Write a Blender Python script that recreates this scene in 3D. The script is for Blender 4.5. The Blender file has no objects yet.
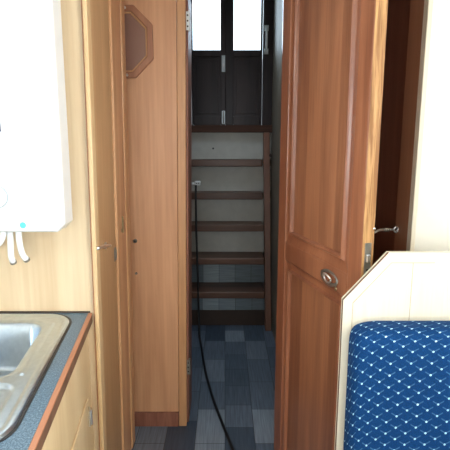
import bpy, bmesh, math, random
from mathutils import Vector, Matrix
random.seed(4)
PI = math.pi
SC = bpy.context.scene
COL = SC.collection

# ------------------------------------------------------------------ camera
cam = bpy.data.cameras.new('camera'); camo = bpy.data.objects.new('camera', cam); COL.objects.link(camo)
camo.location = (0, 0, 1.5)
camo.rotation_euler = (math.radians(90 - 10.6), 0, 0)
cam.sensor_width = 36; cam.sensor_height = 36; cam.sensor_fit = 'HORIZONTAL'
cam.lens = 36 * 470 / 450; cam.clip_start = 0.02
SC.camera = camo
# ------------------------------------------------------------------ world, lights, exposure
w = bpy.data.worlds.new('overcast_sky'); SC.world = w; w.use_nodes = True
bg = w.node_tree.nodes['Background']
bg.inputs['Color'].default_value = (0.80, 0.91, 1.0, 1); bg.inputs['Strength'].default_value = 2.6
SC.view_settings.view_transform = 'Standard'; SC.view_settings.look = 'None'
SC.view_settings.gamma = 1; SC.view_settings.use_curve_mapping = False
SC.view_settings.exposure = 0.22

def area(name, loc, target, sx, sy, power, color):
    l = bpy.data.lights.new(name, 'AREA'); l.shape = 'RECTANGLE'; l.size = sx; l.size_y = sy
    l.energy = power; l.color = color
    o = bpy.data.objects.new(name, l); COL.objects.link(o); o.location = loc
    o.rotation_euler = (Vector(target) - Vector(loc)).to_track_quat('-Z', 'Z').to_euler()
    return o
# daylight outside each window
area('daylight_left', (-1.22, 0.15, 1.55), (0, 0.25, 1.25), 2.3, 0.5, 72, (0.88, 0.95, 1.0))
area('daylight_right', (1.22, 0.20, 1.55), (0, 0.5, 1.25), 2.3, 0.5, 112, (1.0, 0.95, 0.88))
area('daylight_behind', (0.0, -1.75, 1.50), (0, 1.0, 1.3), 1.5, 0.9, 32, (1.0, 0.97, 0.92))
area('daylight_stern', (0.0, 4.25, 2.45), (0, 3.0, 1.2), 0.62, 0.7, 14, (0.70, 0.86, 1.0))
area('daylight_skylight', (0.0, 2.95, 3.05), (0, 2.8, 0), 0.5, 0.5, 6.5, (0.72, 0.86, 1.0))

# ------------------------------------------------------------------ materials
def nt(name):
    m = bpy.data.materials.new(name); m.use_nodes = True
    t = m.node_tree; b = t.nodes['Principled BSDF']
    return m, t, b
def N(t, typ, **kw):
    n = t.nodes.new(typ)
    for k, v in kw.items(): setattr(n, k, v)
    return n
def M_(t, op, a, b=None, c=None):
    n = t.nodes.new('ShaderNodeMath'); n.operation = op
    for i, v in enumerate((a, b, c)):
        if v is None: continue
        if isinstance(v, (int, float)): n.inputs[i].default_value = v
        else: t.links.new(v, n.inputs[i])
    return n.outputs[0]
def ramp(t, fac, stops):
    r = t.nodes.new('ShaderNodeValToRGB')
    while len(r.color_ramp.elements) < len(stops): r.color_ramp.elements.new(0.5)
    for e, (p, c) in zip(r.color_ramp.elements, stops):
        e.position = p; e.color = (*c, 1)
    t.links.new(fac, r.inputs[0]); return r.outputs[0]
def mixc(t, mode, fac, a, b):
    n = t.nodes.new('ShaderNodeMix'); n.data_type = 'RGBA'; n.blend_type = mode
    if isinstance(fac, (int, float)): n.inputs[0].default_value = fac
    else: t.links.new(fac, n.inputs[0])
    for i, v in ((6, a), (7, b)):
        if isinstance(v, tuple): n.inputs[i].default_value = (*v, 1)
        else: t.links.new(v, n.inputs[i])
    return n.outputs[2]
def plain(name, col, rough=0.5, metal=0.0, coat=0.0, var=0.06):
    m, t, b = nt(name)
    tc = N(t, 'ShaderNodeTexCoord'); n = N(t, 'ShaderNodeTexNoise'); n.inputs['Scale'].default_value = 18
    n.inputs['Detail'].default_value = 4
    t.links.new(tc.outputs['Object'], n.inputs['Vector'])
    c = ramp(t, n.outputs[0], [(0.3, tuple(x * (1 - var) for x in col)), (0.7, tuple(min(1, x * (1 + var)) for x in col))])
    t.links.new(c, b.inputs['Base Color'])
    b.inputs['Roughness'].default_value = rough; b.inputs['Metallic'].default_value = metal
    b.inputs['Coat Weight'].default_value = coat
    return m
def wood(name, dark, light, grain='Z', rough=0.4, scale=1.0, coat=0.0, plank=None, warp=1.0, contrast=1.0):
    m, t, b = nt(name)
    tc = N(t, 'ShaderNodeTexCoord'); src = tc.outputs['Object']
    pr = None
    if plank:
        ax, wd = plank
        sp = N(t, 'ShaderNodeSeparateXYZ'); t.links.new(src, sp.inputs[0])
        idx = M_(t, 'FLOOR', M_(t, 'DIVIDE', sp.outputs['XYZ'.index(ax)], wd))
        wn = N(t, 'ShaderNodeTexWhiteNoise', noise_dimensions='1D'); t.links.new(idx, wn.inputs['W'])
        pr = wn.outputs['Value']
        cb = N(t, 'ShaderNodeCombineXYZ'); t.links.new(M_(t, 'MULTIPLY', pr, 7.0), cb.inputs[2])
        va = N(t, 'ShaderNodeVectorMath', operation='ADD'); t.links.new(src, va.inputs[0]); t.links.new(cb.outputs[0], va.inputs[1])
        src = va.outputs[0]
    s = {'X': (0.9, 9, 9), 'Y': (9, 0.9, 9), 'Z': (9, 9, 0.9)}[grain]
    mp = N(t, 'ShaderNodeMapping'); mp.inputs['Scale'].default_value = tuple(v * scale for v in s)
    t.links.new(src, mp.inputs['Vector'])
    n1 = N(t, 'ShaderNodeTexNoise'); n1.inputs['Scale'].default_value = 1.3; n1.inputs['Detail'].default_value = 5
    n1.inputs['Distortion'].default_value = 0.6 * warp
    t.links.new(mp.outputs[0], n1.inputs['Vector'])
    s2 = {'X': (2.5, 90, 90), 'Y': (90, 2.5, 90), 'Z': (90, 90, 2.5)}[grain]
    mp2 = N(t, 'ShaderNodeMapping'); mp2.inputs['Scale'].default_value = tuple(v * scale for v in s2)
    t.links.new(src, mp2.inputs['Vector'])
    n2 = N(t, 'ShaderNodeTexNoise'); n2.inputs['Scale'].default_value = 1.5; n2.inputs['Detail'].default_value = 3
    t.links.new(mp2.outputs[0], n2.inputs['Vector'])
    f = M_(t, 'ADD', M_(t, 'MULTIPLY', n1.outputs[0], 0.7), M_(t, 'MULTIPLY', n2.outputs[0], 0.3))
    if pr is not None: f = M_(t, 'ADD', f, M_(t, 'MULTIPLY', M_(t, 'SUBTRACT', pr, 0.5), 0.16))
    lo, hi = 0.5 - 0.17 / contrast, 0.5 + 0.17 / contrast
    c = ramp(t, f, [(lo, dark), (hi, light)])
    t.links.new(c, b.inputs['Base Color'])
    b.inputs['Roughness'].default_value = rough; b.inputs['Coat Weight'].default_value = coat
    b.inputs['Coat Roughness'].default_value = 0.25
    bp = N(t, 'ShaderNodeBump'); bp.inputs['Strength'].default_value = 0.08; bp.inputs['Distance'].default_value = 0.002
    t.links.new(n2.outputs[0], bp.inputs['Height']); t.links.new(bp.outputs[0], b.inputs['Normal'])
    return m
def tiles(name, axes=(0, 1), bw=0.30, bh=0.15, cols=None, dim=1.0):
    m, t, b = nt(name)
    tc = N(t, 'ShaderNodeTexCoord'); sp = N(t, 'ShaderNodeSeparateXYZ'); t.links.new(tc.outputs['Object'], sp.inputs[0])
    cb = N(t, 'ShaderNodeCombineXYZ')
    t.links.new(sp.outputs[axes[1]], cb.inputs[0]); t.links.new(sp.outputs[axes[0]], cb.inputs[1])
    br = N(t, 'ShaderNodeTexBrick'); t.links.new(cb.outputs[0], br.inputs['Vector'])
    br.inputs['Scale'].default_value = 1; br.inputs['Brick Width'].default_value = bw; br.inputs['Row Height'].default_value = bh
    br.inputs['Mortar Size'].default_value = 0.0016; br.inputs['Mortar Smooth'].default_value = 0.3
    br.offset = 0.37; br.squash = 0.7; br.squash_frequency = 3
    br.inputs['Color1'].default_value = (0, 0, 0, 1); br.inputs['Color2'].default_value = (1, 1, 1, 1)
    br.inputs['Mortar'].default_value = (0.3, 0.3, 0.3, 1)
    cols = cols or [(0.0, (0.05, 0.075, 0.115)), (0.3, (0.10, 0.135, 0.185)), (0.7, (0.15, 0.19, 0.25)), (1.0, (0.30, 0.36, 0.43))]
    cols = [(p, tuple(v * dim for v in c)) for p, c in cols]
    c = ramp(t, br.outputs['Color'], cols)
    mp = N(t, 'ShaderNodeMapping'); mp.inputs['Scale'].default_value = (3, 60, 3); t.links.new(cb.outputs[0], mp.inputs['Vector'])
    n = N(t, 'ShaderNodeTexNoise'); n.inputs['Scale'].default_value = 2; n.inputs['Detail'].default_value = 5; t.links.new(mp.outputs[0], n.inputs['Vector'])
    g = ramp(t, n.outputs[0], [(0.3, (0.72, 0.72, 0.72)), (0.7, (1.15, 1.15, 1.15))])
    c = mixc(t, 'MULTIPLY', 1.0, c, g)
    c = mixc(t, 'MIX', br.outputs['Fac'], c, (0.03, 0.035, 0.04))
    t.links.new(c, b.inputs['Base Color']); b.inputs['Roughness'].default_value = 0.42
    return m
def glass(name, tint=(0.95, 0.98, 1.0), refl=0.08):
    m, t, b = nt(name); t.nodes.remove(b)
    out = [n for n in t.nodes if n.type == 'OUTPUT_MATERIAL'][0]
    tr = N(t, 'ShaderNodeBsdfTransparent'); tr.inputs[0].default_value = (*tint, 1)
    gl = N(t, 'ShaderNodeBsdfGlossy'); gl.inputs['Roughness'].default_value = 0.03
    fr = N(t, 'ShaderNodeFresnel'); fr.inputs[0].default_value = 1.45
    mx = N(t, 'ShaderNodeMixShader'); t.links.new(fr.outputs[0], mx.inputs[0])
    t.links.new(tr.outputs[0], mx.inputs[1]); t.links.new(gl.outputs[0], mx.inputs[2]); t.links.new(mx.outputs[0], out.inputs[0])
    return m
def fabric(name):
    m, t, b = nt(name)
    tc = N(t, 'ShaderNodeTexCoord'); sp = N(t, 'ShaderNodeSeparateXYZ'); t.links.new(tc.outputs['Object'], sp.inputs[0])
    x, y, z = sp.outputs[0], sp.outputs[1], sp.outputs[2]
    u = M_(t, 'DIVIDE', M_(t, 'SUBTRACT', x, y), 0.0556)
    v = M_(t, 'DIVIDE', M_(t, 'ADD', z, y), 0.0345)
    dots = None; lines = None
    for off in (0.0, 0.5):
        a = M_(t, 'SUBTRACT', M_(t, 'FRACT', M_(t, 'ADD', u, off)), 0.5)
        c = M_(t, 'SUBTRACT', M_(t, 'FRACT', M_(t, 'ADD', v, off)), 0.5)
        am = M_(t, 'MULTIPLY', a, 0.0556); cm = M_(t, 'MULTIPLY', c, 0.0345)
        d = M_(t, 'SQRT', M_(t, 'ADD', M_(t, 'MULTIPLY', am, am), M_(t, 'MULTIPLY', cm, cm)))
        dd = M_(t, 'LESS_THAN', d, 0.0031)
        aa = M_(t, 'ABSOLUTE', a)
        e = M_(t, 'ABSOLUTE', M_(t, 'SUBTRACT', c, M_(t, 'SUBTRACT', aa, 0.0)))
        ll = M_(t, 'MULTIPLY', M_(t, 'LESS_THAN', e, 0.055), M_(t, 'LESS_THAN', aa, 0.27))
        dots = dd if dots is None else M_(t, 'MAXIMUM', dots, dd)
        lines = ll if lines is None else M_(t, 'MAXIMUM', lines, ll)
    n = N(t, 'ShaderNodeTexNoise'); n.inputs['Scale'].default_value = 350; n.inputs['Detail'].default_value = 2
    t.links.new(tc.outputs['Object'], n.inputs['Vector'])
    base = ramp(t, n.outputs[0], [(0.3, (0.003, 0.032, 0.115)), (0.7, (0.005, 0.055, 0.19))])
    c1 = mixc(t, 'MIX', M_(t, 'MULTIPLY', lines, 0.38), base, (0.12, 0.30, 0.50))
    c2 = mixc(t, 'MIX', M_(t, 'MULTIPLY', dots, 0.95), c1, (0.50, 0.78, 0.95))
    t.links.new(c2, b.inputs['Base Color']); b.inputs['Roughness'].default_value = 0.85
    b.inputs['Specular IOR Level'].default_value = 0.15
    bp = N(t, 'ShaderNodeBump'); bp.inputs['Strength'].default_value = 0.2; bp.inputs['Distance'].default_value = 0.001
    t.links.new(n.outputs[0], bp.inputs['Height']); t.links.new(bp.outputs[0], b.inputs['Normal'])
    return m
def speckle(name):
    m, t, b = nt(name)
    tc = N(t, 'ShaderNodeTexCoord'); n = N(t, 'ShaderNodeTexNoise'); n.inputs['Scale'].default_value = 260; n.inputs['Detail'].default_value = 3
    t.links.new(tc.outputs['Object'], n.inputs['Vector'])
    c = ramp(t, n.outputs[0], [(0.35, (0.06, 0.11, 0.165)), (0.55, (0.115, 0.20, 0.285)), (0.72, (0.30, 0.41, 0.50))])
    t.links.new(c, b.inputs['Base Color']); b.inputs['Roughness'].default_value = 0.35
    return m

m_ply = wood('pale_plywood', (0.66, 0.48, 0.29), (0.80, 0.64, 0.43), rough=0.45, scale=0.7)
m_plytrim = wood('pale_wood_trim', (0.62, 0.40, 0.19), (0.80, 0.58, 0.33), rough=0.4)
m_cabdoor = wood('tan_door_veneer', (0.46, 0.26, 0.12), (0.62, 0.38, 0.19), rough=0.42, scale=0.8)
m_post = wood('orange_wood_post', (0.56, 0.29, 0.135), (0.78, 0.46, 0.24), rough=0.4)
m_oct = wood('orange_brown_plywood', (0.52, 0.255, 0.125), (0.74, 0.41, 0.225), rough=0.45, scale=0.6, warp=2.2)
m_jamb = wood('honey_jamb', (0.50, 0.25, 0.11), (0.68, 0.38, 0.19), rough=0.45)
m_lining = wood('reddish_lining', (0.16, 0.055, 0.035), (0.38, 0.16, 0.10), rough=0.5, scale=2)
m_door = wood('mahogany', (0.25, 0.085, 0.043), (0.44, 0.175, 0.088), rough=0.3, coat=0.45)
m_doorfield = wood('mahogany_boards', (0.25, 0.095, 0.048), (0.47, 0.20, 0.10), rough=0.33, coat=0.45, plank=('X', 0.115))
m_dooredge = wood('weathered_door_edge', (0.30, 0.13, 0.04), (0.60, 0.33, 0.13), rough=0.5, scale=3.5, contrast=2.2)
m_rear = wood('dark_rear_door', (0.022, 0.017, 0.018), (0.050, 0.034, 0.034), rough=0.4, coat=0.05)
m_tread = wood('dark_tread', (0.075, 0.030, 0.018), (0.17, 0.075, 0.042), grain='X', rough=0.42)
m_stringer = wood('stringer_wood', (0.14, 0.058, 0.035), (0.26, 0.11, 0.065), rough=0.45)
m_sill = wood('dark_brown_sill', (0.055, 0.026, 0.018), (0.12, 0.055, 0.036), grain='X', rough=0.6)
m_riser = plain('grey_painted_riser', (0.50, 0.49, 0.45), 0.6)
m_stairwall = plain('grey_beige_paint', (0.29, 0.25, 0.20), 0.65)
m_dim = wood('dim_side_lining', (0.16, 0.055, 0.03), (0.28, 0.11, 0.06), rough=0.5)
m_brownend = wood('brown_wall_end', (0.34, 0.15, 0.08), (0.50, 0.24, 0.13), rough=0.45)
m_cream = plain('cream_paint', (0.95, 0.92, 0.82), 0.5, var=0.015)
m_seatwood = wood('pale_seat_back_veneer', (0.88, 0.79, 0.61), (0.96, 0.90, 0.75), rough=0.4, scale=0.8)
m_seatgroove = plain('pale_groove', (0.55, 0.42, 0.26), 0.6)
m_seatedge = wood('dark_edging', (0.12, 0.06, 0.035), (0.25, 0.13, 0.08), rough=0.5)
m_white = plain('white_enamel', (0.88, 0.90, 0.90), 0.25, coat=0.3, var=0.01)
m_grey = plain('pale_grey_side', (0.42, 0.47, 0.52), 0.35, var=0.02)
m_chrome = plain('chrome', (0.93, 0.94, 0.95), 0.28, metal=1.0, var=0.02)
m_brass = plain('aged_brass', (0.42, 0.32, 0.18), 0.35, metal=0.9, var=0.2)
m_oldmetal = plain('dull_metal', (0.30, 0.29, 0.26), 0.4, metal=0.8, var=0.25)
m_black = plain('black_rubber', (0.012, 0.012, 0.014), 0.45)
m_whiteplast = plain('white_plastic', (0.80, 0.83, 0.84), 0.35)
m_teal = plain('teal_sticker', (0.12, 0.70, 0.60), 0.4)
m_display = plain('dark_display', (0.03, 0.05, 0.08), 0.2)
m_edging = wood('red_hardwood_edging', (0.40, 0.15, 0.075), (0.58, 0.27, 0.15), grain='Y', rough=0.4)
m_basecab = wood('pale_cabinet_veneer', (0.72, 0.52, 0.28), (0.85, 0.66, 0.40), rough=0.45, scale=0.8)
m_fabric = fabric('blue_diamond_fabric')
m_counter = speckle('blue_grey_laminate')
m_floor = tiles('grey_blue_patchwork_vinyl', (0, 1))
m_risertile = tiles('grey_patchwork_riser', (2, 0), 0.19, 0.80, [(0.0, (0.15, 0.19, 0.22)), (0.4, (0.30, 0.36, 0.40)), (1.0, (0.52, 0.58, 0.62))])
m_glass = glass('clear_glass')
m_ceil = plain('white_ceiling', (0.86, 0.84, 0.78), 0.6, var=0.02)
m_mirror = plain('mirror_glass', (0.30, 0.17, 0.13), 0.12, coat=0.5, var=0.02)
m_octframe = wood('mirror_frame_wood', (0.30, 0.12, 0.06), (0.46, 0.21, 0.11), rough=0.4, scale=2)
m_darkgap = plain('dark_paint_and_shade', (0.05, 0.03, 0.022), 0.7)
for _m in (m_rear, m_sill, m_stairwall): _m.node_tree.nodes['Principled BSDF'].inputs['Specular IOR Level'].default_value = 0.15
# brushed steel with a fine grain
m_steel, _t, _b = nt('brushed_steel')
_tc = N(_t, 'ShaderNodeTexCoord'); _mp = N(_t, 'ShaderNodeMapping'); _mp.inputs['Scale'].default_value = (40, 40, 40)
_n = N(_t, 'ShaderNodeTexNoise'); _n.inputs['Scale'].default_value = 1.5
_t.links.new(_tc.outputs['Object'], _mp.inputs[0]); _t.links.new(_mp.outputs[0], _n.inputs['Vector'])
_t.links.new(ramp(_t, _n.outputs[0], [(0.3, (0.55, 0.64, 0.73)), (0.7, (0.62, 0.71, 0.80))]), _b.inputs['Base Color'])
_b.inputs['Metallic'].default_value = 1.0; _b.inputs['Roughness'].default_value = 0.28

# ------------------------------------------------------------------ mesh helpers
def lean(v, k=0.0125):           # the left-hand joinery leans very slightly outward
    v.x += k * (v.z - 1.0)
def obj(name, bm, mat, parent=None, smooth=False, bevel=0.0, seg=2, leaning=False):
    if leaning:
        for v in bm.verts: lean(v.co)
    bmesh.ops.recalc_face_normals(bm, faces=bm.faces)
    me = bpy.data.meshes.new(name); bm.to_mesh(me); bm.free()
    for m in (mat if isinstance(mat, (list, tuple)) else [mat]): me.materials.append(m)
    o = bpy.data.objects.new(name, me); COL.objects.link(o)
    if parent: o.parent = parent
    if smooth:
        for p in me.polygons: p.use_smooth = True
    if bevel:
        b = o.modifiers.new('bevel', 'BEVEL'); b.width = bevel; b.segments = seg; b.limit_method = 'ANGLE'
        b.angle_limit = math.radians(40)
    return o
def bx(bm, x0, x1, y0, y1, z0, z1):
    vs = [bm.verts.new((x, y, z)) for z in (z0, z1) for y in (y0, y1) for x in (x0, x1)]
    for f in ((0, 1, 3, 2), (4, 6, 7, 5), (0, 4, 5, 1), (2, 3, 7, 6), (0, 2, 6, 4), (1, 5, 7, 3)):
        bm.faces.new([vs[i] for i in f])
    return bm
def box(*a): return bx(bmesh.new(), *a)
def prism(bm, pts, vec):         # polygon pts (3-D) swept along vec
    vec = Vector(vec); a = [bm.verts.new(p) for p in pts]; b = [bm.verts.new(Vector(p) + vec) for p in pts]
    bm.faces.new(a); bm.faces.new(b[::-1])
    n = len(pts)
    for i in range(n): bm.faces.new((a[i], b[i], b[(i + 1) % n], a[(i + 1) % n]))
    return bm
def frame_prism(bm, outer, inner, vec):   # ring between two loops of equal count
    vec = Vector(vec); n = len(outer)
    L = [[bm.verts.new(Vector(p) + o) for p in ring] for ring in (outer, inner) for o in (Vector(), vec)]
    oa, ob, ia, ib = L
    for i in range(n):
        j = (i + 1) % n
        bm.faces.new((oa[i], oa[j], ia[j], ia[i])); bm.faces.new((ob[i], ib[i], ib[j], ob[j]))
        bm.faces.new((oa[i], ob[i], ob[j], oa[j])); bm.faces.new((ia[i], ia[j], ib[j], ib[i]))
    return bm
def tube(bm, pts, r, n=10, caps=True):
    pts = [Vector(p) for p in pts]; rings = []
    up = None
    for i, p in enumerate(pts):
        d = (pts[min(i + 1, len(pts) - 1)] - pts[max(i - 1, 0)]).normalized()
        if up is None: up = Vector((0, 0, 1)) if abs(d.z) < 0.9 else Vector((1, 0, 0))
        s = d.cross(up).normalized(); up = s.cross(d).normalized()
        rr = r[i] if isinstance(r, (list, tuple)) else r
        rings.append([bm.verts.new(p + rr * (math.cos(2 * PI * k / n) * s + math.sin(2 * PI * k / n) * up)) for k in range(n)])
    for a, b in zip(rings, rings[1:]):
        for k in range(n): bm.faces.new((a[k], a[(k + 1) % n], b[(k + 1) % n], b[k]))
    if caps: bm.faces.new(rings[0][::-1]); bm.faces.new(rings[-1])
    return bm
def spline(ctrl, n=10):          # Catmull-Rom through control points
    P = [Vector(c) for c in ctrl]; P = [2 * P[0] - P[1]] + P + [2 * P[-1] - P[-2]]; out = []
    for i in range(1, len(P) - 2):
        for k in range(n):
            t = k / n; a, b, c, d = P[i - 1:i + 3]
            out.append(0.5 * ((2 * b) + (-a + c) * t + (2 * a - 5 * b + 4 * c - d) * t * t + (-a + 3 * b - 3 * c + d) * t ** 3))
    out.append(P[-2]); return out
def disc(bm, c, axis, r, h, n=20):        # short cylinder from c along axis
    a = Vector(axis).normalized(); return tube(bm, [Vector(c), Vector(c) + a * h], r, n)
def empty(name, loc=(0, 0, 0), rz=0):
    o = bpy.data.objects.new(name, None); COL.objects.link(o); o.location = loc; o.rotation_euler = (0, 0, rz)
    o.empty_display_size = 0.1
    return o
def tag(o, label=None, cat=None, group=None, kind=None):
    if label: o['label'] = label
    if cat: o['category'] = cat
    if group: o['group'] = group
    if kind: o['kind'] = kind
    return o
def struct(o): o['kind'] = 'structure'; return o

# ------------------------------------------------------------------ the shell
XL, XR, YB = -1.10, 1.10, -1.50
struct(obj('floor', box(XL, XR, YB, 4.05, -0.05, 0), m_floor))
def side_wall(name, x0, x1, y0, y1, z1, wy0, wy1, wz0, wz1, mat):
    bm = bmesh.new()
    bx(bm, x0, x1, y0, wy0, 0, z1); bx(bm, x0, x1, wy1, y1, 0, z1)
    bx(bm, x0, x1, wy0, wy1, 0, wz0); bx(bm, x0, x1, wy0, wy1, wz1, z1)
    return struct(obj(name, bm, mat))
def side_window(name, x0, x1, wy0, wy1, wz0, wz1, inx):
    bm = bmesh.new(); f = 0.04
    frame_prism(bm, [(x0, wy0, wz0), (x0, wy1, wz0), (x0, wy1, wz1), (x0, wy0, wz1)],
                [(x0, wy0 + f, wz0 + f), (x0, wy1 - f, wz0 + f), (x0, wy1 - f, wz1 - f), (x0, wy0 + f, wz1 - f)], (x1 - x0, 0, 0))
    bx(bm, x0, x1, (wy0 + wy1) / 2 - .015, (wy0 + wy1) / 2 + .015, wz0 + f, wz1 - f)
    wdw = struct(obj(name, bm, m_post, bevel=0.003))
    xm = (x0 + x1) / 2
    obj('pane', box(xm - .003, xm + .003, wy0 + f - .005, wy1 - f + .005, wz0 + f - .005, wz1 - f + .005), m_glass, wdw)
    return wdw
side_wall('wall_left', XL - .05, XL, YB, 1.57, 2.15, -1.05, 1.30, 1.28, 1.85, m_cream)
side_wall('wall_right', XR, XR + .05, YB, 1.60, 2.15, -1.05, 1.25, 1.28, 1.85, m_cream)
side_window('window_1', XL - .045, XL - .005, -1.05, 1.30, 1.28, 1.85, 1)
side_window('window_2', XR + .005, XR + .045, -1.05, 1.25, 1.28, 1.85, -1)
bm = bmesh.new()
bx(bm, XL, -.8, YB - .05, YB, 0, 2.15); bx(bm, .8, XR, YB - .05, YB, 0, 2.15)
bx(bm, -.8, .8, YB - .05, YB, 0, 1.0); bx(bm, -.8, .8, YB - .05, YB, 1.95, 2.15)
struct(obj('wall_back', bm, m_cream))
bm = bmesh.new(); y0, y1, f = YB - .045, YB - .005, .045
frame_prism(bm, [(-.8, y0, 1.0), (.8, y0, 1.0), (.8, y0, 1.95), (-.8, y0, 1.95)],
            [(-.8 + f, y0, 1.0 + f), (.8 - f, y0, 1.0 + f), (.8 - f, y0, 1.95 - f), (-.8 + f, y0, 1.95 - f)], (0, y1 - y0, 0))
bx(bm, -.02, .02, y0, y1, 1.0 + f, 1.95 - f)
w3 = struct(obj('window_3', bm, m_post, bevel=0.003))
obj('pane', box(-.76, .76, YB - .028, YB - .022, 1.04, 1.91), m_glass, w3)
bm = bmesh.new(); bx(bm, XL - .05, XR + .05, YB - .05, 2.40, 2.15, 2.20)
struct(obj('ceiling', bm, m_ceil))
bm = bmesh.new(); bx(bm, -.60, -.3, 2.40, 4.0, 2.85, 2.90); bx(bm, .3, .60, 2.40, 4.0, 2.85, 2.90); bx(bm, -.3, .3, 2.40, 2.60, 2.85, 2.90); bx(bm, -.3, .3, 3.25, 4.0, 2.85, 2.90)
struct(obj('ceiling_stairwell', bm, m_stairwall))
struct(obj('wall_hatch', box(-.60, .60, 2.36, 2.40, 2.20, 2.85), m_stairwall))

bm = bmesh.new(); frame_prism(bm, [(-.3, 2.60, 2.855), (.3, 2.60, 2.855), (.3, 3.25, 2.855), (-.3, 3.25, 2.855)],
            [(-.26, 2.64, 2.855), (.26, 2.64, 2.855), (.26, 3.21, 2.855), (-.26, 3.21, 2.855)], (0, 0, .04))
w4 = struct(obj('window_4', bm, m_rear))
obj('pane', box(-.265, .265, 2.635, 3.215, 2.872, 2.878), m_glass, w4)
# left bulkhead behind the galley, with its end trim
struct(obj('wall_galley', box(XL, -.452, 1.55, 1.57, 0, 2.15), m_ply, leaning=True))
bm = bmesh.new(); bx(bm, -.4535, -.4485, 1.542, 1.55, 0, 2.15)
struct(obj('trim_1', bm, m_edging, leaning=True, bevel=.002))
struct(obj('trim_2', box(-.4475, -.433, 1.532, 1.575, 0, 2.15), m_plytrim, leaning=True, bevel=.003))

# left side of the passage: cupboard door, then two posts
d2 = struct(obj('door_2', box(-.470, -.447, 1.578, 1.872, 0.02, 2.12), m_cabdoor, leaning=True, bevel=.002))
tag(d2, 'plain tan veneered cupboard door with a chrome lever, left of the passage', 'door')
h = obj('lever_handle', disc(bmesh.new(), (-.4462, 1.70, 1.104), (1, 0, 0), .013, .006), m_chrome, d2, True)
bm = bmesh.new()
tube(bm, spline([(-.444, 1.70, 1.104), (-.432, 1.70, 1.105), (-.424, 1.69, 1.107), (-.425, 1.65, 1.115), (-.426, 1.60, 1.124), (-.427, 1.535, 1.133)], 6), .0062, 10)
obj('lever', bm, m_chrome, h, True)
bm = bmesh.new(); bx(bm, -.4475, -.4445, 1.838, 1.872, 1.005, 1.06); bx(bm, -.4445, -.4405, 1.846, 1.864, 1.015, 1.05)
obj('latch_plate', bm, m_oldmetal, d2, bevel=.002)
p1 = struct(obj('trim_3', box(-.480, -.438, 1.875, 1.960, 0, 2.15), m_post, leaning=True, bevel=.004))
hb = bmesh.new(); bx(hb, -.4385, -.4365, 1.935, 1.958, 1.105, 1.165); tube(hb, [(-.434, 1.962, 1.10), (-.434, 1.962, 1.17)], .004, 8)
obj('hinge', hb, m_brass, p1)
struct(obj('trim_4', box(-.480, -.443, 1.963, 2.055, 0, 2.15), m_oct, leaning=True, bevel=.005))
struct(obj('trim_5', box(-.480, -.438, 2.058, 2.125, 0, 2.15), m_post, leaning=True, bevel=.006))
struct(obj('wall_closet_rear', box(-.72, -.481, 2.105, 2.125, 0, 2.15), m_oct, leaning=True))
struct(obj('wall_closet_end', box(-.74, -.72, 2.105, 2.25, 0, 2.15), m_oct, leaning=True))
# the wall that carries the octagonal mirror, its skirting, jamb and door lining
struct(obj('wall_front', box(-.74, -.232, 2.25, 2.27, 0.08, 2.15), m_oct, leaning=True))
struct(obj('baseboard_front', box(-.72, -.232, 2.238, 2.262, 0, 0.078), m_lining, leaning=True, bevel=.003))
struct(obj('trim_6', box(-.230, -.190, 2.242, 2.275, 0, 2.15), m_jamb, leaning=True, bevel=.003))
lin = struct(obj('trim_7', box(-.215, -.181, 2.277, 2.50, 0, 2.15), m_lining, leaning=True, bevel=.003))
for zc in (2.02, 0.32):
    bm = bmesh.new(); k = .0125 * (zc - 1)
    bx(bm, -.1895 + k, -.174 + k, 2.2725, 2.2765, zc - .04, zc + .04)
    tube(bm, [(-.177 + k, 2.282, zc - .045), (-.177 + k, 2.282, zc + .045)], .005, 8)
    hg = obj('hinge', bm, m_whiteplast if zc > 1 else m_oldmetal, lin)
    bm = bmesh.new()
    for dz in (-.03, 0, .03): disc(bm, (-.183 + k, 2.2725, zc + dz * .8), (0, -1, 0), .004, .001, 10)
    obj('screw', bm, m_darkgap, hg)
# right of the passage, behind the open door
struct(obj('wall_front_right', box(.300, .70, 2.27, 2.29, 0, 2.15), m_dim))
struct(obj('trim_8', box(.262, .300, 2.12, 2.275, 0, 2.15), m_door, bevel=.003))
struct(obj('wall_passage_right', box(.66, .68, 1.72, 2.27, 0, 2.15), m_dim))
struct(obj('wall_cream', box(.650, XR, 1.57, 1.60, 0, 2.15), m_cream))
struct(obj('trim_9', box(.635, .650, 1.568, 1.606, 0, 2.15), m_seatwood, bevel=.003))
struct(obj('trim_10', box(.637, .660, 1.607, 1.73, 0, 2.15), m_brownend, bevel=.003))

# ------------------------------------------------------------------ stairwell
struct(obj('wall_stair_left', box(-.40, -.38, 2.27, 4.0, 0, 2.85), m_stairwall))
struct(obj('wall_stair_right', box(.372, .392, 2.27, 4.0, 0, 2.85), m_stairwall))
struct(obj('wall_stern', box(-.38, .372, 3.93, 3.97, 0, 1.535), m_riser))
st = empty('staircase', (0, 3.70, 0))
tag(st, 'steep companionway stairs with dark brown treads and grey risers below the glazed stern doors', 'stairs')
def loc(o, p):                   # keep world coordinates under an Empty
    o.matrix_parent_inverse = Matrix.Translation(-Vector(p)); return o
SP = (0, 3.70, 0)
tr = [(0.300, 3.53), (0.561, 3.58), (0.817, 3.63), (1.065, 3.68), (1.321, 3.73)]
RB = [3.60, 3.78, 3.79, 3.80, 3.81]     # the riser boards stand back under the noses
for i, (z, y) in enumerate(tr):
    xr = .311 - .004 * i
    loc(obj('tread', box(-.375, xr, y, 3.925, z - .050, z + .004), m_tread, st, bevel=.006, seg=3), SP)
    zb = 0.13 if i == 0 else tr[i - 1][0] + .0045
    loc(obj('riser', box(-.375, .371, RB[i], RB[i] + .015, zb, z - .0505), m_risertile if i < 2 else m_riser, st), SP)
loc(obj('riser', box(-.375, .371, 3.82, 3.835, tr[4][0] + .0045, 1.535), m_riser, st), SP)
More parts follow.
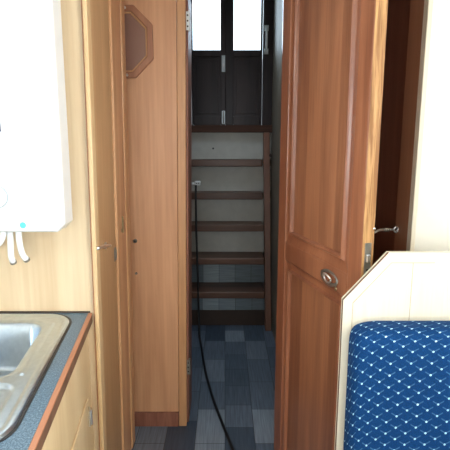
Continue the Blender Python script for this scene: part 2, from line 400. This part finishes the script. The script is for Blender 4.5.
loc(obj('shaded_toe_kick', box(-.375, .350, 3.60, 3.62, 0, .129), m_darkgap, st), SP)  # stair base coloured near black, painting in the shadow of the bottom step
bm = bmesh.new()
prism(bm, [(.318, 3.48, 0.0), (.318, 3.56, 0.0), (.298, 3.78, 1.535), (.298, 3.70, 1.535)], (.047, 0, 0))
loc(obj('stringer', bm, m_stringer, st, bevel=.003), SP)
loc(obj('knob', disc(bmesh.new(), (.352, 3.69, 1.36), (0, -1, 0), .012, .02, 12), m_darkgap, st, True), SP)
loc(obj('screw', disc(bmesh.new(), (-.095, 3.82, 1.41), (0, -1, 0), .008, .002, 8), m_black, st), SP)
struct(obj('trim_11', box(-.3795, .3715, 3.775, 3.97, 1.5352, 1.5925), m_sill, bevel=.004))

# stern doors: frame and two leaves
bm = bmesh.new(); bx(bm, .2945, .3715, 3.82, 3.93, 1.593, 2.85); bx(bm, -.379, -.2665, 3.82, 3.93, 1.593, 2.85); bx(bm, -.266, .294, 3.82, 3.93, 2.78, 2.85)
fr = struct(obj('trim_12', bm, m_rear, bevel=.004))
bm = bmesh.new()
pts = [(.318, 3.812, 2.155), (.318, 3.795, 2.165), (.318, 3.790, 2.20), (.318, 3.790, 2.27), (.318, 3.795, 2.305), (.318, 3.812, 2.315)]
tube(bm, spline(pts, 5), .009, 8); bx(bm, .302, .334, 3.810, 3.8198, 2.13, 2.17); bx(bm, .302, .334, 3.810, 3.8198, 2.30, 2.34)
hh = obj('grab_handle', bm, m_whiteplast, fr, True)
def leaf(name, x0, x1, stile_l, stile_r, label):
    z0, z1, zg, zp0, zp1 = 1.5935, 2.775, 2.165, 1.665, 2.115
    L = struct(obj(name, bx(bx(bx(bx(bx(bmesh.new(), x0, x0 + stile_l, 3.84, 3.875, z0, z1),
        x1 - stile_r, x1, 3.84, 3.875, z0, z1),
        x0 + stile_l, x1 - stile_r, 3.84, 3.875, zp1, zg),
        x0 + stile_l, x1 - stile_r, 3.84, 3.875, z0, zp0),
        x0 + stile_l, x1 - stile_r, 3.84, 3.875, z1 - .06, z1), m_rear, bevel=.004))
    tag(L, label, 'door')
    a, b = x0 + stile_l, x1 - stile_r
    obj('lower_panel', box(a, b, 3.852, 3.868, zp0, zp1), m_rear, L)
    bm = bmesh.new()
    o4 = [(a + .018, 3.852, zp0 + .02), (b - .018, 3.852, zp0 + .02), (b - .018, 3.852, zp1 - .02), (a + .018, 3.852, zp1 - .02)]
    frame_prism(bm, o4, [(a + .028, 3.852, zp0 + .03), (b - .028, 3.852, zp0 + .03), (b - .028, 3.852, zp1 - .03), (a + .028, 3.852, zp1 - .03)], (0, -.006, 0))
    obj('panel_moulding', bm, m_rear, L, bevel=.002)
    obj('glass_pane', box(a, b, 3.855, 3.861, zg, z1 - .06), m_glass, L)
    return L
LL = leaf('door_3', -.264, .0035, .014, .038, 'left dark stern door leaf with bright upper glass and a small white bolt')
RL = leaf('door_4', .004, .292, .062, .016, 'right dark stern door leaf with bright upper glass, beside the grab handle')
bm = bmesh.new(); bm.free()
for z0, z1, nm in ((2.0, 2.125, 'door_bolt'), (1.603, 1.705, 'lower_bolt')):
    bm = bmesh.new(); bx(bm, -.026, .001, 3.833, 3.8398, z0, z1)
    g = obj(nm, bm, m_whiteplast, LL, bevel=.003)
    bm = bmesh.new(); tube(bm, [(-.012, 3.829, z0 + .004), (-.012, 3.829, z1 - .004)], .005, 8); disc(bm, (-.012, 3.829, (z0 + z1) / 2), (0, -1, 0), .006, .014, 8)
    obj('bolt_rod', bm, m_chrome if nm == 'door_bolt' else m_oldmetal, g, True)

obj('meeting_strip', box(-.010, .018, 3.8755, 3.882, 1.60, 2.77), m_rear, RL)
# white socket on the stair wall, and the black cable
bm = bmesh.new(); bx(bm, -.223, -.178, 3.43, 3.455, 1.15, 1.185)
so = obj('cable_bracket', bm, m_whiteplast, None, bevel=.008, seg=3)
tag(so, 'small white plastic cable socket on the left side of the stairs', 'socket')
bm = bmesh.new(); bx(bm, -.379, -.224, 3.437, 3.447, 1.158, 1.176); obj('arm', bm, m_whiteplast, so)
bm = bmesh.new()
for px in (-.208, -.194): disc(bm, (px, 3.4298, 1.168), (0, -1, 0), .004, .0008, 8)
obj('socket_hole', bm, m_black, so)
cab = spline([(-.213, 3.425, 1.155), (-.214, 3.418, 1.08), (-.213, 3.41, .85), (-.207, 3.41, .55), (-.203, 3.41, .28), (-.198, 3.40, .10),
              (-.192, 3.34, .018), (-.172, 3.18, .0085), (-.148, 2.98, .008), (-.118, 2.76, .008), (-.085, 2.58, .008), (-.055, 2.43, .008), (-.015, 2.26, .008),
              (.034, 2.06, .008), (.08, 1.85, .008), (.10, 1.55, .008), (.06, 1.2, .008)], 10)
tag(obj('power_cable', tube(bmesh.new(), cab, .0078, 8), m_black, None, True), 'black cable hanging down the stairs and running along the passage floor', 'cable')

# ------------------------------------------------------------------ octagonal mirror, keyhole
MC = (-.482, 2.249, 1.922)
def octo(r, y, cx=MC[0], cz=MC[2], sx=1.0):
    q = r * .53; a, b = r, r - q
    return [(cx + x, y, cz + z) for x, z in ((a, b), (b, a), (-b, a), (-a, b), (-a, -b), (-b, -a), (b, -a), (a, -b))]
mi = empty('octagonal_mirror', MC)
tag(mi, 'octagonal wood framed mirror high on the orange plywood wall, partly behind the post', 'mirror')
loc(obj('frame', frame_prism(bmesh.new(), octo(.157, 2.2495), octo(.130, 2.2495), (0, -.016, 0)), m_octframe, mi, bevel=.004), MC)
loc(obj('inner_bead', frame_prism(bmesh.new(), octo(.1295, 2.2495), octo(.122, 2.2495), (0, -.010, 0)), m_jamb, mi, bevel=.003), MC)
loc(obj('mirror_glass', prism(bmesh.new(), octo(.1215, 2.2495), (0, -.004, 0)), m_mirror, mi), MC)
for zz in (2.066, 1.778):
    loc(obj('screw', disc(bmesh.new(), (-.447, 2.2335, zz), (0, -1, 0), .0065, .004, 12), m_chrome, mi, True), MC)
for nm, zz, r in (('keyhole_escutcheon', 1.0, .010), ('wall_screw', .835, .006)):
    o = obj(nm, disc(bmesh.new(), (-.440, 2.2495, zz), (0, -1, 0), r, .006, 14), m_oldmetal, None, True)
    if nm[0] == 'k':
        obj('keyhole', disc(bmesh.new(), (-.440, 2.2435, zz), (0, -1, 0), .004, .001, 8), m_black, o)
        tag(o, 'small round metal keyhole cover at the left edge of the orange plywood wall', 'escutcheon')
    else: tag(o, 'tiny screw head below the keyhole cover on the orange plywood wall', 'screw')

# ------------------------------------------------------------------ the open panelled door
D = struct(empty('door_1', (.233, 2.02, 0), math.radians(-74)))
tag(D, 'open mahogany panelled door with a flush ring pull on its middle rail', 'door')
T = .037; W = .662
def dbox(*a): return box(*a)
bm = bmesh.new(); bx(bm, 0, .078, 0, T, .02, 2.125); obj('stile', bm, m_door, D, bevel=.004)
bm = bmesh.new(); bx(bm, .582, W - .003, 0, T, .02, 2.125); obj('stile', bm, m_door, D, bevel=.004)
for z0, z1, nm in ((.02, .06, 'bottom_rail'), (.985, 1.065, 'middle_rail'), (2.06, 2.125, 'top_rail')):
    obj(nm, box(.078, .582, .0008, T, z0, z1), m_door, D, bevel=.004)
obj('edge_strip', box(W - .003, W, .001, T + .001, .02, 2.125), m_dooredge, D)
def mould(z0, z1, wd):
    x0, x1 = .0785, .5815
    prof = [(0, .003), (.10, .006), (.45, .010), (.66, .011), (.72, .004), (.80, -.001), (.88, -.001), (.95, .004), (1, .014)]
    bm = bmesh.new(); rings = []
    for t_, y in prof:
        q = wd * t_
        rings.append([bm.verts.new(p) for p in ((x0 + q, y, z0 + q), (x1 - q, y, z0 + q), (x1 - q, y, z1 - q), (x0 + q, y, z1 - q))])
    rings.append([bm.verts.new(p) for p in ((x0 + wd, .02, z0 + wd), (x1 - wd, .02, z0 + wd), (x1 - wd, .02, z1 - wd), (x0 + wd, .02, z1 - wd))])
    rings.append([bm.verts.new(p) for p in ((x0, .02, z0), (x1, .02, z0), (x1, .02, z1), (x0, .02, z1))])
    rings.append(rings[0])
    for a, b in zip(rings, rings[1:]):
        for k in range(4): bm.faces.new((a[k], a[(k + 1) % 4], b[(k + 1) % 4], b[k]))
    return bm
obj('panel_moulding', mould(1.0655, 2.0595, .052), m_door, D)
obj('panel_moulding', mould(.0605, .9845, .046), m_door, D)
obj('upper_panel', box(.080, .580, .014, .024, 1.07, 2.055), m_doorfield, D)
obj('lower_panel', box(.080, .580, .013, .024, .065, .98), m_doorfield, D)
# flush ring pull
pc = (.468, 0, 1.020)
bm = bmesh.new()
def ell(rx, rz, y, n=28): return [(pc[0] + rx * math.cos(2 * PI * k / n), y, pc[2] + rz * math.sin(2 * PI * k / n)) for k in range(n)]
R0 = [bm.verts.new(p) for p in ell(.060, .028, .0)]; prev = R0
for rx, rz, y in ((.060, .028, -.003), (.054, .023, -.004), (.048, .018, -.001), (.036, .012, .004), (.012, .004, .006)):
    cur = [bm.verts.new(p) for p in ell(rx, rz, y)]
    for k in range(28): bm.faces.new((prev[k], prev[(k + 1) % 28], cur[(k + 1) % 28], cur[k]))
    prev = cur
bm.faces.new(prev)
fp = obj('flush_pull', bm, m_oldmetal, D, True)
bm = bmesh.new()
tube(bm, [(pc[0] - .002 + .024 * math.cos(a) , -.006 - .010 * max(0, math.sin(a)), pc[2] + .016 * math.sin(a)) for a in [k * 2 * PI / 20 for k in range(21)]], .0032, 8)
obj('ring', bm, m_chrome, fp, True)
obj('screw', disc(bmesh.new(), (.517, .0, .996), (0, -1, 0), .007, .003, 12), m_brass, D, True)
lk = obj('lock_plate', box(W, W + .002, .008, .030, 1.085, 1.185), m_oldmetal, D, bevel=.001)
bm = bmesh.new(); bx(bm, W + .002, W + .010, .012, .024, 1.125, 1.15); obj('latch_tongue', bm, m_chrome, lk, bevel=.002)
bm = bmesh.new(); disc(bm, (W + .002, .019, 1.10), (1, 0, 0), .004, .001, 8); obj('screw', bm, m_darkgap, lk)
for zz in (.3, 1.8):
    bm = bmesh.new(); tube(bm, [(-.004, T + .003, zz - .05), (-.004, T + .003, zz + .05)], .006, 8); bx(bm, -.001, 0, .004, T, zz - .05, zz + .05)
    obj('hinge', bm, m_brass, D)

# cabin hook holding it open
E0 = Vector((.233 + W * math.cos(math.radians(74)) + .034 * .961, 2.02 - W * math.sin(math.radians(74)) + .034 * .2756, 1.222))
E1 = Vector((.6365, 1.70, 1.165))
HK = empty('cabin_hook', E1)
tag(HK, 'thin metal hook and eye holding the mahogany door open against the brown post', 'hook')
bm = bmesh.new(); disc(bm, E1, (-1, 0, 0), .010, .003, 14)
tube(bm, [E1 + Vector((-.003 - .011 * math.sin(a) , 0, .011 * math.cos(a))) for a in [k * PI / 8 for k in range(9)]], .003, 8)
loc(obj('eye_plate', bm, m_chrome, HK, True), E1)
dv = (E0 - E1); a0 = E1 + Vector((-.016, 0, 0))
pts = [a0, a0 + dv * .08, a0 + dv * .3, a0 + dv * .6, a0 + dv * .85 + Vector((0, 0, -.008)), a0 + dv * .92 + Vector((0, 0, .008)), E0 + Vector((.004, 0, .006))]
bm = bmesh.new(); tube(bm, spline(pts, 5), .0042, 8)
loc(obj('hook_bar', bm, m_chrome, HK, True), E1)
bm = bmesh.new(); 
for f_ in (.25, .33, .41): tube(bm, [a0 + dv * (f_ - .02), a0 + dv * (f_ + .02)], .0065, 10)
loc(obj('hook_collar', bm, m_oldmetal, HK, True), E1)

# ------------------------------------------------------------------ dinette seat back, cushion, bench
pp = [(.343, .03), (.343, 1.035), (.466, 1.176), (1.095, 1.176), (1.095, .03)]
bp = obj('seat_back_panel', prism(bmesh.new(), [(x, 1.300, z) for x, z in pp], (0, .022, 0)), m_seatwood, None, bevel=.0015)
tag(bp, 'pale wood veneered seat back board with a sloping top corner', 'seat back')
bm = bmesh.new()
prism(bm, [(.3415, 1.2995, .03), (.3415, 1.2995, 1.0355), (.4652, 1.2995, 1.1775), (.4665, 1.2995, 1.1765), (.343, 1.2995, 1.035), (.343, 1.2995, .03)], (0, .007, 0))
obj('dark_edging', bm, m_seatedge, bp)
bm = bmesh.new()
prism(bm, [(.372, 1.2992, 1.026), (.476, 1.2992, 1.146), (.60, 1.2992, 1.146), (.60, 1.2992, 1.1478), (.4753, 1.2992, 1.1478), (.3706, 1.2992, 1.0275)], (0, .0006, 0))
bx(bm, .3705, .372, 1.2992, 1.2998, .45, 1.027)
bx(bm, .537, .5385, 1.2992, 1.2998, .45, 1.146)
obj('panel_groove', bm, m_seatgroove, bp)
bench = empty('bench', (.70, 1.05, 0))
tag(bench, 'pale wood bench box under the blue seat cushion', 'bench')
BP = (.70, 1.05, 0)
loc(obj('base', box(.36, 1.09, .80, 1.298, 0, .36), m_seatwood, bench, bevel=.004), BP)
loc(obj('lid', box(.35, 1.09, .78, 1.298, .361, .38), m_seatwood, bench, bevel=.003), BP)
def cushion(x0, x1, y0, y1, z0, z1, r, crown, axis):
    bm = box(x0, x1, y0, y1, z0, z1)
    bmesh.ops.subdivide_edges(bm, edges=bm.edges[:], cuts=13, use_grid_fill=True)
    c = Vector(((x0 + x1) / 2, (y0 + y1) / 2, (z0 + z1) / 2)); hs = Vector(((x1 - x0) / 2, (y1 - y0) / 2, (z1 - z0) / 2))
    for v in bm.verts:
        q = v.co - c
        inner = Vector([max(-(hs[i] - r), min(hs[i] - r, q[i])) for i in range(3)])
        d = q - inner
        if d.length > 1e-6:
            # redistribute so the corner rounds evenly
            v.co = c + inner + d.normalized() * r
        q = v.co - c; o1, o2 = [i for i in range(3) if i != axis]
        k = max(0, 1 - (q[o1] / hs[o1]) ** 4) * max(0, 1 - (q[o2] / hs[o2]) ** 4)
        sgn = -1 if axis == 1 else 1
        v.co[axis] += sgn * crown * k * max(0, sgn * q[axis] / hs[axis])
    return bm
cu = obj('back_cushion', cushion(.352, 1.08, 1.170, 1.292, .50, .990, .045, .010, 1), m_fabric, None, True)
sm = cu.modifiers.new('subdivision', 'SUBSURF'); sm.levels = 2; sm.render_levels = 2
tag(cu, 'plump blue back cushion patterned with pale dots and diamonds', 'cushion')
sc = obj('seat_cushion', cushion(.355, 1.08, .78, 1.168, .382, .492, .04, .008, 2), m_fabric, None, True)
sm = sc.modifiers.new('subdivision', 'SUBSURF'); sm.levels = 2; sm.render_levels = 2
tag(sc, 'blue dotted seat cushion lying flat on the bench below the back cushion', 'cushion')

# ------------------------------------------------------------------ galley
def S(u, v, z):                  # counter coordinates: u towards the camera, v towards the hull
    return (-.461 + .1224 * u - v, 1.55 - u, z)
def rr_loop(u0, u1, v0, v1, r, z, n=8):
    out = []
    for cu_, cv_, a0_ in ((u1 - r, v1 - r, 0), (u0 + r, v1 - r, PI / 2), (u0 + r, v0 + r, PI), (u1 - r, v0 + r, 3 * PI / 2)):
        for k in range(n + 1):
            a = a0_ + k * PI / 2 / n
            out.append(S(cu_ + r * math.cos(a), cv_ + r * math.sin(a), z))
    return out
U0, U1, V0, V1 = .016, .735, .057, .50
bm = bmesh.new()
outer = [S(.003, .014, .9), S(1.6, .014, .9), (XL + .002, -.05, .9), (XL + .002, 1.547, .9)]
inner = rr_loop(U0 + .014, U1 - .014, V0 + .014, V1 - .014, .071, .9)
ov = [bm.verts.new(p) for p in outer]; iv = [bm.verts.new(p) for p in inner]
es = [bm.edges.new((l[i], l[(i + 1) % len(l)])) for l in (ov, iv) for i in range(len(l))]
bmesh.ops.triangle_fill(bm, use_beauty=True, use_dissolve=False, edges=es)
ext = bmesh.ops.extrude_face_region(bm, geom=bm.faces[:])
for g in ext['geom']:
    if isinstance(g, bmesh.types.BMVert): g.co.z -= .034
wt = obj('worktop', bm, m_counter)
tag(wt, 'speckled blue grey galley worktop with a reddish wood edge', 'worktop')
bm = bmesh.new(); prism(bm, [S(.003, 0, .9005), S(1.6, 0, .9005), S(1.6, .0138, .9005), S(.003, .0138, .9005)], (0, 0, -.006))
obj('wood_edging', bm, m_edging, wt, bevel=.0015)
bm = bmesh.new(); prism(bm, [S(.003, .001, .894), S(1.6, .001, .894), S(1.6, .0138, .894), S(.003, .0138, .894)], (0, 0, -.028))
obj('edging_shadow_strip', bm, m_seatedge, wt)  # dark strip stands in for the shadow gap below the wood edging
bm = bmesh.new(); bx(bm, XL + .002, -.468, 1.5475, 1.5492, .9005, .906); obj('back_seal', bm, m_darkgap, wt)
# sink: pressed steel sheet
def sd(u, v, u0, u1, v0, v1, r):
    qx = abs(u - (u0 + u1) / 2) - (u1 - u0) / 2 + r; qy = abs(v - (v0 + v1) / 2) - (v1 - v0) / 2 + r
    return math.hypot(max(qx, 0), max(qy, 0)) + min(max(qx, qy), 0) - r
def ss(a, b, x):
    t = max(0, min(1, (x - a) / (b - a))); return t * t * (3 - 2 * t)
def sink_z(u, v):
    o = sd(u, v, U0, U1, V0, V1, .085)
    z = .9065 - .008 * ss(-.012, 0.0, o)                       # rolled outer lip
    z -= .004 * ss(-.018, -.030, o)                            # flat inside the lip
    b = sd(u, v, .090, .450, .142, .47, .055)
    z -= .0035 * (ss(.018, .008, b))
    z -= .150 * ss(.004, -.040, b) + .006 * ss(-.05, -.15, b)
    g = sd(u, v, .485, .695, .112, .465, .03)
    z -= .007 * ss(.004, -.008, g)
    if g < -.02: z += .0030 * max(0, math.sin((v - .125) / .030 * PI)) * ss(-.02, -.035, g)
    rb = sd(u, v, .10, .44, .108, .120, .006)                  # long pressed bead beside the bowl
    z += .003 * ss(.004, -.003, rb)
    return z
bm = bmesh.new(); nu, nv = 230, 150; G = []
for i in range(nu + 1):
    u = U0 - .002 + (U1 - U0 + .004) * i / nu
    G.append([bm.verts.new(S(u, V0 - .002 + (V1 - V0 + .004) * j / nv, sink_z(u, V0 - .002 + (V1 - V0 + .004) * j / nv))) for j in range(nv + 1)])
for i in range(nu):
    for j in range(nv):
        uu = U0 - .002 + (U1 - U0 + .004) * (i + .5) / nu; vv = V0 - .002 + (V1 - V0 + .004) * (j + .5) / nv
        if sd(uu, vv, U0, U1, V0, V1, .085) < .003:
            bm.faces.new((G[i][j], G[i + 1][j], G[i + 1][j + 1], G[i][j + 1]))
for v in [v for v in bm.verts if not v.link_faces]: bm.verts.remove(v)
sink = obj('sink', bm, m_steel, None, True)
tag(sink, 'stainless steel sink and drainer set into the galley worktop', 'sink')
bm = bmesh.new(); c = Vector(S(.264, .30, .7455)); disc(bm, c, (0, 0, 1), .038, .003, 24); disc(bm, c + Vector((0, 0, .003)), (0, 0, 1), .012, .004, 12)
obj('plughole', bm, m_chrome, sink, True)
frm = frame_prism(bmesh.new(), rr_loop(U0 - .004, U1 + .004, V0 - .004, V1 + .004, .089, .9002), rr_loop(U0 + .004, U1 - .004, V0 + .004, V1 - .004, .081, .9002), (0, 0, .0014))
obj('shadow_gasket', frm, m_black, sink)  # black gasket ring that also paints the shadow outline around the rim
# base cabinet under it
BC = S(.8, .2, 0); cabt = empty('base_cabinet', BC)
tag(cabt, 'pale wood galley base cabinet under the worktop', 'cabinet')
bm = bmesh.new()
prism(bm, [S(.004, .018, .10), S(1.58, .018, .10), S(1.58, .036, .10), S(.004, .036, .10)], (0, 0, .763))
prism(bm, [S(.004, .06, .0), S(1.58, .06, .0), S(1.58, .08, .0), S(.004, .08, .0)], (0, 0, .099))
prism(bm, [S(1.56, .036, .10), S(1.58, .036, .10), S(1.58, .55, .10), S(1.56, .55, .10)], (0, 0, .763))
loc(obj('carcass', bm, m_basecab, cabt, bevel=.002), BC)
for ua, ub in ((.10, .66), (.70, 1.26)):
    bm = bmesh.new(); zt, zb = .635, .14
    prism(bm, [S(ua, .0175, zb), S(ub, .0175, zb), S(ub, .012, zb), S(ua, .012, zb)], (0, 0, zt - zb))
    dd = loc(obj('door', bm, m_basecab, cabt, bevel=.003), BC)
    hm = bmesh.new(); prism(hm, [S(ua - .022, .0175, zt - .10), S(ua + .012, .0175, zt - .10), S(ua + .012, .008, zt - .10), S(ua - .022, .008, zt - .10)], (0, 0, .055))
    tube(hm, [S(ua - .004, .006, zt - .10), S(ua - .004, .006, zt - .045)], .004, 8)
    hg = obj('hinge', hm, m_chrome, dd)
obj_ = disc(bmesh.new(), S(.72, .0178, .835), (1, 0, 0), .009, .014, 12)
loc(obj('button_catch', obj_, m_brass, cabt, True), BC)

# ------------------------------------------------------------------ water heater
HP = (-.70, 1.50, 1.2); wh = empty('water_heater', HP)
tag(wh, 'white wall mounted water heater with a round dial, above the worktop', 'water heater')
x0, x1, yf, yb, z0, z1, ch = -.93, -.482, 1.385, 1.470, 1.217, 2.06, .024
def body(inset, y):
    return [(x0 + inset, y, z0 + inset), (x1 - ch - inset * .4, y, z0 + inset), (x1 - inset, y, z0 + ch + inset * .4), (x1 - inset, y, z1 - inset), (x0 + inset, y, z1 - inset)]
bm = bmesh.new(); rings = [[bm.verts.new(p) for p in body(i_, y)] for i_, y in ((0, yb), (0, yf + .012), (.004, yf + .003), (.012, yf))]
for a, b in zip(rings, rings[1:]):
    for k in range(5): bm.faces.new((a[k], a[(k + 1) % 5], b[(k + 1) % 5], b[k]))
bm.faces.new(rings[0]); bm.faces.new(rings[-1])
for v in bm.verts:
    if v.co.x > -.6: v.co.x += .004 * (v.co.z - 1.3)
loc(obj('casing', bm, m_white, wh, bevel=.004, seg=3), HP)
loc(obj('mounting_plate', box(-.90, -.54, 1.471, 1.547, 1.26, 2.02), m_grey, wh, bevel=.003), HP)
bm = bmesh.new(); disc(bm, (-.676, yf + .001, 1.326), (0, -1, 0), .034, .004, 32)
dl = loc(obj('dial', bm, m_grey, wh, bevel=.002), HP)
bm = bmesh.new(); disc(bm, (-.676, yf - .003, 1.326), (0, -1, 0), .0325, .016, 32)
k = obj('dial_knob', bm, m_white, dl, bevel=.003)
loc(obj('display', box(-.70, -.647, yf - .002, yf + .001, 1.515, 1.548), m_display, wh, bevel=.002), HP)
loc(obj('sticker', disc(bmesh.new(), (-.606, yf + .0005, 1.240), (0, -1, 0), .0095, .001, 20), m_teal, wh), HP)
for pts in ([(-.688, 1.43, 1.225), (-.690, 1.43, 1.20), (-.705, 1.435, 1.175), (-.735, 1.45, 1.155), (-.78, 1.545, 1.15)],
            [(-.672, 1.44, 1.225), (-.673, 1.44, 1.18), (-.675, 1.44, 1.14), (-.676, 1.445, 1.122), (-.677, 1.455, 1.108)],
            [(-.645, 1.44, 1.225), (-.645, 1.44, 1.18), (-.642, 1.442, 1.147), (-.639, 1.447, 1.13), (-.634, 1.456, 1.115)]):
    pi = loc(obj('pipe', tube(bmesh.new(), spline(pts, 6), .0095, 12), m_white, wh, True), HP)
    e = Vector(pts[-1]) if pts[-1][1] > 1.5 else Vector(pts[-1])
    d_ = (Vector(pts[-1]) - Vector(pts[-2])).normalized()
    kk = obj('pipe_collar', tube(bmesh.new(), [e - d_ * .004, e + d_ * .004], .0105, 12), m_oldmetal, pi, True)
